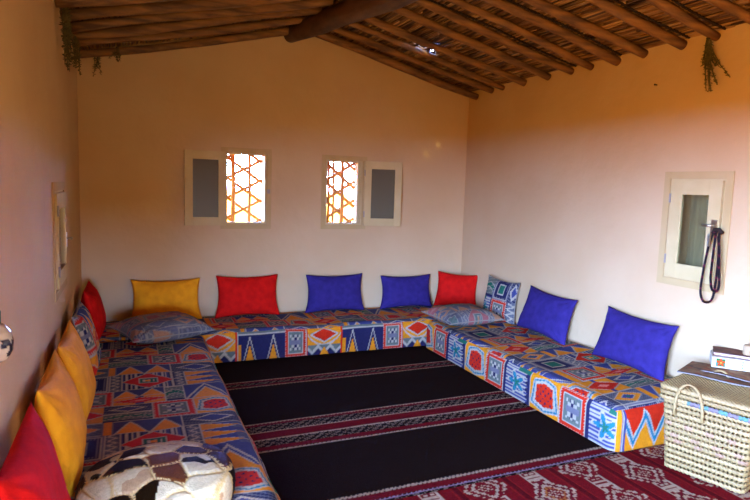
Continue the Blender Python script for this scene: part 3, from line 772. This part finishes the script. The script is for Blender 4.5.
# ------------------------------------------------------------------ woven basket
def basket():
    root = empty('woven_basket', (2.705, 2.245, .022), (0, 0, math.atan2(-.366, .116)))
    # local: x along the near face, +y... rotated so that +y points to the wall
    W, Dp, H = .385, .30, .418
    def perim(ex, z, n=None, r=.03):
        w, d = W+2*ex, Dp+2*ex; pts = []
        # rounded rectangle sampled densely
        segs = [((-ex+r, -ex), (w-ex-r, -ex)), ((w-ex, -ex+r), (w-ex, d-ex-r)), ((w-ex-r, d-ex), (-ex+r, d-ex)), ((-ex, d-ex-r), (-ex, -ex+r))]
        cor = [((w-ex-r, -ex+r), -PI/2), ((w-ex-r, d-ex-r), 0), ((-ex+r, d-ex-r), PI/2), ((-ex+r, -ex+r), PI)]
        for (p, q), (c, a0) in zip(segs, cor):
            L = math.dist(p, q); m = max(2, int(L/.0028))
            for i in range(m): t = i/m; pts.append((p[0]+(q[0]-p[0])*t, p[1]+(q[1]-p[1])*t))
            for i in range(12): a = a0+PI/2*i/12; pts.append((c[0]+r*math.cos(a), c[1]+r*math.sin(a)))
        return np.array(pts)
    straw = np.array((.31, .20, .045)); pink = np.array((.34, .16, .07)); pale = np.array((.40, .265, .070)); cyan = np.array((.09, .20, .12)); lil = np.array((.18, .13, .10))
    def rows(zs, ex, name, par, pitch=.021, hh=.0062, colf=None):
        mb = MB(); cols = []
        for ri, z in enumerate(zs):
            P = perim(ex(z), z); n = len(P); d = np.linalg.norm(np.roll(P, -1, 0)-P, axis=1); s = np.concatenate([[0], np.cumsum(d)[:-1]]); tot = d.sum()
            T = np.roll(P, -1, 0)-np.roll(P, 1, 0); T /= np.linalg.norm(T, axis=1)[:, None]; Nn = np.stack([T[:, 1], -T[:, 0]], 1)
            k = round(tot/pitch); ph = s/tot*k*2*PI+(ri % 2)*PI*.5
            rr_ = .0052+.0022*np.abs(np.sin(ph/2)); m = 8
            V = []
            for q in range(m):
                a = 2*PI*q/m
                off = rr_*.75*math.cos(a)
                zz = z+rr_*1.75*math.sin(a)+.0014*np.sin(ph)
                V.append(np.concatenate([P+Nn*off[:, None], zz[:, None]], 1))
            V = np.stack(V, 1).reshape(-1, 3)
            Fs = [(i*m+q, ((i+1) % n)*m+q, ((i+1) % n)*m+(q+1) % m, i*m+(q+1) % m) for i in range(n) for q in range(m)]
            mb.add(V, Fs)
            base = straw*.8+pale*.2 if ri % 2 else pale
            c = np.repeat(base[None], n, 0)
            c = c*(1+.10*np.sin(ph+ri))[:, None]
            if colf: c = colf(ri, z, s, tot, c, ph)
            cols.append(np.repeat(c, m, 0))
        mb.build(name, STRAW, par, smooth=True, col=np.concatenate(cols))
    taper = lambda z: .003+.026*(z/H)
    def bc(ri, z, s, tot, c, ph):
        if ri in (5, 6, 8):
            m = np.sin(s*2*PI/.105+ri) > .35; c[m] = c[m]*.45+pink*.55
        return c
    body_z = np.arange(.012, H-.01, .0305)
    rows(body_z, taper, 'body', root, colf=bc)
    st = MB()
    P = perim(.004, 0); d = np.linalg.norm(np.roll(P, -1, 0)-P, axis=1); s = np.cumsum(d); nst = int(s[-1]/.0205)
    for k in range(nst):
        i = int(np.searchsorted(s, (k+.5)*s[-1]/nst)) % len(P)
        c0 = np.array([W/2, Dp/2]); o_ = P[i]-c0; e = .985
        st.tube([(c0[0]+o_[0]*e, c0[1]+o_[1]*e, .004), (c0[0]+o_[0]*(e+.13), c0[1]+o_[1]*(e+.16), H)], .0052, 6)
    V = np.concatenate(st.V); st.build('stakes', STRAW, root, smooth=True, col=np.repeat((straw*.85)[None], len(V), 0))
    b = MB().box(.0, W, 0, Dp, .001, .006); b.build('bottom', STRAW, root, col=np.repeat(straw[None], 8, 0))
    # lid
    lid = empty('lid', (0, 0, 0)); lid.parent = root
    def lc(ri, z, s, tot, c, ph):
        if ri == 0:
            m = (s > .12) & (s < .75); c[m] = np.where((np.sin(s[m]*2*PI/.09) > .1)[:, None], cyan, lil)
        return c
    lidz = np.array([H-.020, H+.008, H+.034])
    rows(lidz, lambda z: .042, 'lid_rim', lid, colf=lc)
    # top plate : parallel braids
    tp = MB(); cols = []
    y = -.036; ri = 0
    while y < Dp+.037:
        n = 110; xs = np.linspace(-.038, W+.038, n); ph = xs/.021*2*PI+(ri % 2)*PI
        z = H+.043+.0018*np.sin(ph)-.008*np.sin(np.clip((xs/W), 0, 1)*PI)*math.sin(max(0, min(1, y/Dp))*PI)
        tp.tube(np.stack([xs, np.full(n, y), z], 1), .0058+.0022*np.abs(np.sin(ph/2)), 6); cols.append(np.repeat(((pale if ri % 2 else straw)*random.uniform(.85, 1.05))[None], n*6, 0))
        y += .0125; ri += 1
    tp.build('lid_top', STRAW, lid, smooth=True, col=np.concatenate(cols))
    ins = MB().box(-.034, W+.034, -.034, Dp+.034, H+.028, H+.036); ins.build('lid_shade_sheet', STRAW, lid, col=np.repeat((straw*.5)[None], 8, 0))  # added sheet; its dark straw colour stands in for shade between the braids
    # handles
    for yy, sg in ((-.046, -1), (Dp+.046, 1)):
        pts = []
        for i in range(25):
            t = i/24; a = PI*t; x = .118-.070*math.cos(a); zt = H-.100+.185*math.sin(a)**.75
            pts.append((x, yy+sg*(.004+.010*math.sin(a)), zt))
        mb = MB()
        for phs in (0, 2*PI/3, 4*PI/3):
            pp = [(p[0]+.004*math.cos(i*1.3+phs), p[1]+.004*math.sin(i*1.3+phs), p[2]) for i, p in enumerate(np.repeat(np.array(pts), 1, 0))]
            mb.tube(pp, .0058, 6)
        V = np.concatenate(mb.V); mb.build('handle', STRAW, root, smooth=True, col=np.repeat((pale*.95)[None], len(V), 0))
    return tag(root, 'pale woven palm basket with lid and loop handle beside the right mattress', 'basket'), H+.022+.052
bk, ztop = basket()

# papers and books on the basket
MAG = material('printed_paper', attr=True, rough=.7, spec=.05)
WPAPER = material('white_card', (.70, .64, .40), .5)
BRN = material('brown_cover', (.20, .09, .05), .6, nscale=14, c2=(.1, .05, .03))
def magazine(loc, rz, W, H_, T, seed, lab, pal):
    nx, ny = 60, 44; X, Y = np.meshgrid(np.linspace(0, W, nx+1), np.linspace(0, H_, ny+1), indexing='ij'); x, y = X.ravel(), Y.ravel()
    n1 = noise3(np.stack([x, y, x*0+seed], 1), 14, seed, 3); n2 = noise3(np.stack([x, y, x*0+seed+2.], 1), 30, seed+1, 2)
    C = np.empty((len(x), 3)); C[:] = pal[0]; C[n1 > .12] = pal[1]; C[n1 < -.2] = pal[2]; C[(n2 > .3)] = pal[3]
    C[(y < .012)] = (.12, .10, .07)
    z = T+.006*np.sin(x/W*PI*.8)*(1-y/H_)*.5+.003*np.sin(x*18)
    V = np.concatenate([np.stack([x, y, z], 1), np.stack([x, y, z-T+.0005], 1)]); N1 = ny+1; n0 = len(x)
    i = np.arange(nx)[:, None]*N1+np.arange(ny)[None, :]; q = np.stack([i, i+N1, i+N1+1, i+1], -1).reshape(-1, 4)
    ring = [k*N1 for k in range(nx+1)]+[nx*N1+k for k in range(1, ny+1)]+[k*N1+ny for k in range(nx-1, -1, -1)]+[k for k in range(ny-1, 0, -1)]
    R = len(ring); Fs = q.tolist()+(q[:, ::-1]+n0).tolist()+[(ring[k], ring[k]+n0, ring[(k+1) % R]+n0, ring[(k+1) % R]) for k in range(R)]
    C2 = np.repeat(np.array((.35, .28, .18))[None], n0, 0)
    o = link_mesh('magazine', V, Fs, MAG, smooth=False, col=np.concatenate([C, C2]), loc=loc, rot=(0, 0, rz))
    return tag(o, lab, 'magazine', 'magazines on the basket lid')
brz = bk.rotation_euler[2]
magazine((2.90, 2.375, ztop), brz+.12, .46, .30, .007, 31, 'brown printed magazine lying open on the basket lid under the white box', [(.20, .12, .05), (.28, .18, .08), (.11, .07, .035), (.26, .07, .02)])
magazine((3.02, 2.32, ztop+.0135), brz+.02, .40, .24, .006, 41, 'smaller brown magazine on top of the magazine on the basket', [(.24, .15, .06), (.17, .10, .045), (.30, .20, .09), (.25, .09, .03)])
# white box with a floral picture label
bx = empty('white_box', (3.125, 2.335, ztop+.024), (0, 0, brz+.42))
MB().bbox(0, .27, 0, .16, 0, .062, .004).build('carton', WPAPER, bx)
nx, ny = 40, 44; X, Y = np.meshgrid(np.linspace(.022, .068, nx+1), np.linspace(.010, .055, ny+1), indexing='ij'); x, y = X.ravel(), Y.ravel()
n1 = noise3(np.stack([x, y, x*0], 1), 90, 5, 2); C = np.empty((len(x), 3)); C[:] = (.03, .15, .03); C[n1 > .15] = (.08, .20, .14); C[(np.hypot(x-.046, (y-.032)*.9) < .016+.006*np.sin(np.arctan2(y-.032, x-.046)*5))] = (.60, .05, .006); C[np.hypot(x-.047, y-.031) < .005] = (.7, .28, .03)
q = (np.arange(nx)[:, None]*(ny+1)+np.arange(ny)[None, :]); q = np.stack([q, q+ny+1, q+ny+2, q+1], -1).reshape(-1, 4)
link_mesh('picture_label', np.stack([x, x*0-.0012, y], 1), q, MAG, bx, False, C)
PINKT = material('pale_pink_ink', (.62, .42, .50), .6); BLUET = material('blue_ink', (.12, .25, .45), .6)
tl = MB()
for k in range(7): tl.box(.088, .088+random.uniform(.02, .034), -.0012, 0, .050-k*.006, .0522-k*.006)
tl.build('printed_lines', PINKT, bx)
tl = MB()
for k in range(11):
    z = .010+k*.0042
    if k % 4 != 3: tl.box(.150, .150+random.choice((.006, .009, .011)), -.0012, 0, z, z+.0028)
    tl.box(.165, .168, -.0012, 0, z, z+.0028)
tl.build('printed_title', BLUET, bx)
tag(bx, 'white box with a small red flower picture lying on the basket', 'box')
bb = empty('brown_book', (3.15, 2.35, ztop+.087), (0, 0, brz+.36))
MB().bbox(0, .25, 0, .16, 0, .004, .001).bbox(0, .25, 0, .16, .017, .021, .001).build('cover', BRN, bb)
MB().box(.004, .245, .003, .156, .0045, .0165).build('pages', material('aged_pages', (.55, .42, .26), .8), bb)
tag(bb, 'thin brown book lying on top of the white box', 'book')
jar = MB().tube([(0, 0, 0), (0, 0, .004), (0, 0, .05), (0, 0, .058)], [.026, .03, .03, .024], 20).build('small_pot', material('tan_clay', (.50, .34, .14), .7, nscale=20), smooth=True, loc=(3.29, 2.235, ztop+.109))
tag(jar, 'small tan clay pot on top of the brown book at the picture edge', 'pot')

# ------------------------------------------------------------------ hanging things
# beaded cord on the right window latch
bead = MB()
root = empty('beaded_cord', (XR-.075, 2.49, 1.29))
def hangloop(mbk, pts, xo, closed=False):
    P = np.array([(xo, y-2.49, z-1.29) for y, z in pts]); m0 = len(P)
    # smooth the loop (Catmull-Rom)
    Q = []
    for k in range(m0-1):
        p0, p1, p2, p3 = P[max(0, k-1)], P[k], P[k+1], P[min(m0-1, k+2)]
        for q in range(8):
            t = q/8; Q.append(.5*(2*p1+(p2-p0)*t+(2*p0-5*p1+4*p2-p3)*t*t+(3*p1-p0-3*p2+p3)*t**3))
    Q.append(P[-1]); Q = np.array(Q)
    d = np.concatenate([[0], np.cumsum(np.linalg.norm(np.diff(Q, axis=0), axis=1))]); n = int(d[-1]/.003)
    ss = np.linspace(0, d[-1], n); P2 = np.stack([np.interp(ss, d, Q[:, q]) for q in range(3)], 1)
    rad = .0052+.0030*np.abs(np.sin(ss/.012*PI))
    mbk.tube(P2, rad, 8)
    return ss
s1 = hangloop(bead, [(2.487, 1.297), (2.513, 1.289), (2.538, 1.207), (2.555, 1.10), (2.565, .999), (2.568, .91), (2.544, .858), (2.503, .860), (2.480, .901), (2.471, 1.001), (2.468, 1.111), (2.475, 1.244), (2.480, 1.29)], 0)
s2 = hangloop(bead, [(2.486, 1.291), (2.492, 1.182), (2.496, 1.072), (2.495, .998), (2.478, .94), (2.445, .939), (2.436, .984), (2.446, 1.078), (2.455, 1.185), (2.470, 1.268)], -.016)
dk, mr_ = np.array((.010, .006, .004)), np.array((.13, .012, .02))
cc = np.concatenate([np.where((np.floor(q/.012) % 6 == 2)[:, None], mr_, dk).repeat(8, 0) for q in (s1, s2)])
bead.build('bead_strand', material('beads', attr=True, rough=.35), root, smooth=True, col=cc)
# knot over the lever and silver tag
MB().tube([(0.005, .032, -.01), (.0, .020, .014), (0, -.01, .016), (0.005, -.030, -.006)], .012, 8).build('knot', ROPE, root, smooth=True)
MB().bbox(-.022, -.014, .030, .048, -.09, -.015, .002).build('metal_tag', METAL, root)
tag(root, 'dark beaded cord looped over the latch of the right window', 'cord')

# dry herb bundles
def herb(name_lab, loc, L, spread, nst, seed, dirv=(0, 0), thick=.004, leafs=26, leafsz=.012, leafcol=None):
    rs_ = random.Random(seed); root = empty('herb_bundle', loc); st = MB(); lf = MB()
    for k in range(nst):
        l = L*rs_.uniform(.45, 1.0); a = rs_.uniform(0, 2*PI); sx, sy = spread*math.cos(a)*rs_.random(), spread*math.sin(a)*rs_.random()
        pts = []; c1, c2 = rs_.uniform(-1, 1), rs_.uniform(-1, 1)
        for i in range(9):
            t = i/8; pts.append((sx*t+dirv[0]*t*t+.012*c1*math.sin(5*t), sy*t+dirv[1]*t*t*(.6+.4*c2)+.012*c2*math.sin(4*t+1), -l*t))
        st.tube(pts, np.linspace(thick, thick*.4, 9), 5)
        P = np.array(pts)
        for q in range(leafs):
            t = rs_.uniform(.08, 1)*8; i = min(7, int(t)); p = P[i]+(P[i+1]-P[i])*(t-i)
            an = rs_.uniform(0, 2*PI); dn = rs_.uniform(-.9, .5); ln = leafsz*rs_.uniform(.6, 1.5)
            d = np.array((math.cos(an), math.sin(an), dn)); d /= np.linalg.norm(d); sd_ = np.cross(d, (0, 0, 1)); sd_ /= np.linalg.norm(sd_)+1e-9; nn = np.cross(d, sd_)
            w = ln*.28
            lf.add([p, p+d*ln*.5+sd_*w, p+d*ln, p+d*ln*.5-sd_*w, p+d*ln*.5+nn*w*.6, p+d*ln*.5-nn*w*.6], [(0, 1, 4), (1, 2, 4), (2, 3, 4), (3, 0, 4), (1, 0, 5), (2, 1, 5), (3, 2, 5), (0, 3, 5)])
    st.build('stems', HERB, root, smooth=True); lf.build('dry_leaves', HERB, root)
    return tag(root, name_lab, 'dried herbs', 'dried herb bundles hanging from the roof')
herb('bundle of dry herbs hanging from the roof above the right window', (XR-.065, 2.68, 2.468), .33, .085, 20, 3, dirv=(.0, -.09), leafs=40, leafsz=.013, thick=.005)
herb('long leafy dry herb bundle hanging from the roof down the left wall', (XL+.055, 4.0, 2.50), .36, .05, 16, 5, dirv=(.01, .22), leafs=34, leafsz=.02)
herb('smaller dry herb sprig hanging from the roof down the left wall, behind the long bundle', (XL+.05, 4.72, 2.47), .26, .05, 9, 15, dirv=(0, .08), leafs=26, leafsz=.016)
herb('small dry herb sprig hanging by the back left corner, nearer the left wall', (-.21, D-.10, 2.52), .22, .05, 7, 8, leafs=22, leafsz=.015, thick=.003)
herb('small dry herb sprig hanging by the back left corner, nearer the windows', (-.07, D-.16, 2.56), .15, .08, 7, 9, leafs=22, leafsz=.015, thick=.003)

# nail in right wall
na = MB().tube([(XR-.0, 3.097, 2.249), (XR-.02, 3.097, 2.25)], .004, 8).tube([(XR-.02, 3.097, 2.25), (XR-.022, 3.097, 2.25)], .007, 8).build('nail', ROPE)
tag(na, 'small dark nail in the upper right wall below the rafters', 'nail')

# white ceramic ornament hanging on the left wall at the picture edge
root = empty('hanging_ornament', (XL+.042, 1.84, 1.10))
n = 18; prof = [(.002, 0), (.028, -.006), (.050, -.035), (.060, -.075), (.057, -.115), (.038, -.150), (.012, -.165), (.001, -.166)]
V = []; na_ = 60; C = []
pz = np.interp(np.linspace(0, 1, 40), np.linspace(0, 1, len(prof)), [p[1] for p in prof]); prr = np.interp(np.linspace(0, 1, 40), np.linspace(0, 1, len(prof)), [p[0] for p in prof])
for i in range(40):
    for j in range(na_):
        a = 2*PI*j/na_; V.append((prr[i]*math.cos(a)*.62, prr[i]*math.sin(a)*.72, pz[i]*.66))
V = np.array(V); nn = noise3(V, 60, 4, 2); C = np.empty((len(V), 3)); C[:] = (.50, .43, .26)
mot = (np.abs(V[:, 2]+.065) < .024) & (V[:, 0] > .012) & (nn > -.12); C[mot] = (.02, .02, .03)
Fs = [(i*na_+j, (i+1)*na_+j, (i+1)*na_+(j+1) % na_, i*na_+(j+1) % na_) for i in range(39) for j in range(na_)]
link_mesh('ceramic_body', V, Fs, material('glazed_ceramic', attr=True, rough=.15, spec=.6), root, True, C)
MB().tube([(0, 0, 0), (.0, 0, .03), (-.02, 0, .07), (-.041, 0, .08)], [.009, .010, .006, .004], 8).build('cord_loop', material('green_cord', (.06, .13, .05), .8), root, smooth=True)
tag(root, 'glossy white ornament with dark motif hanging on the near left wall', 'ornament')
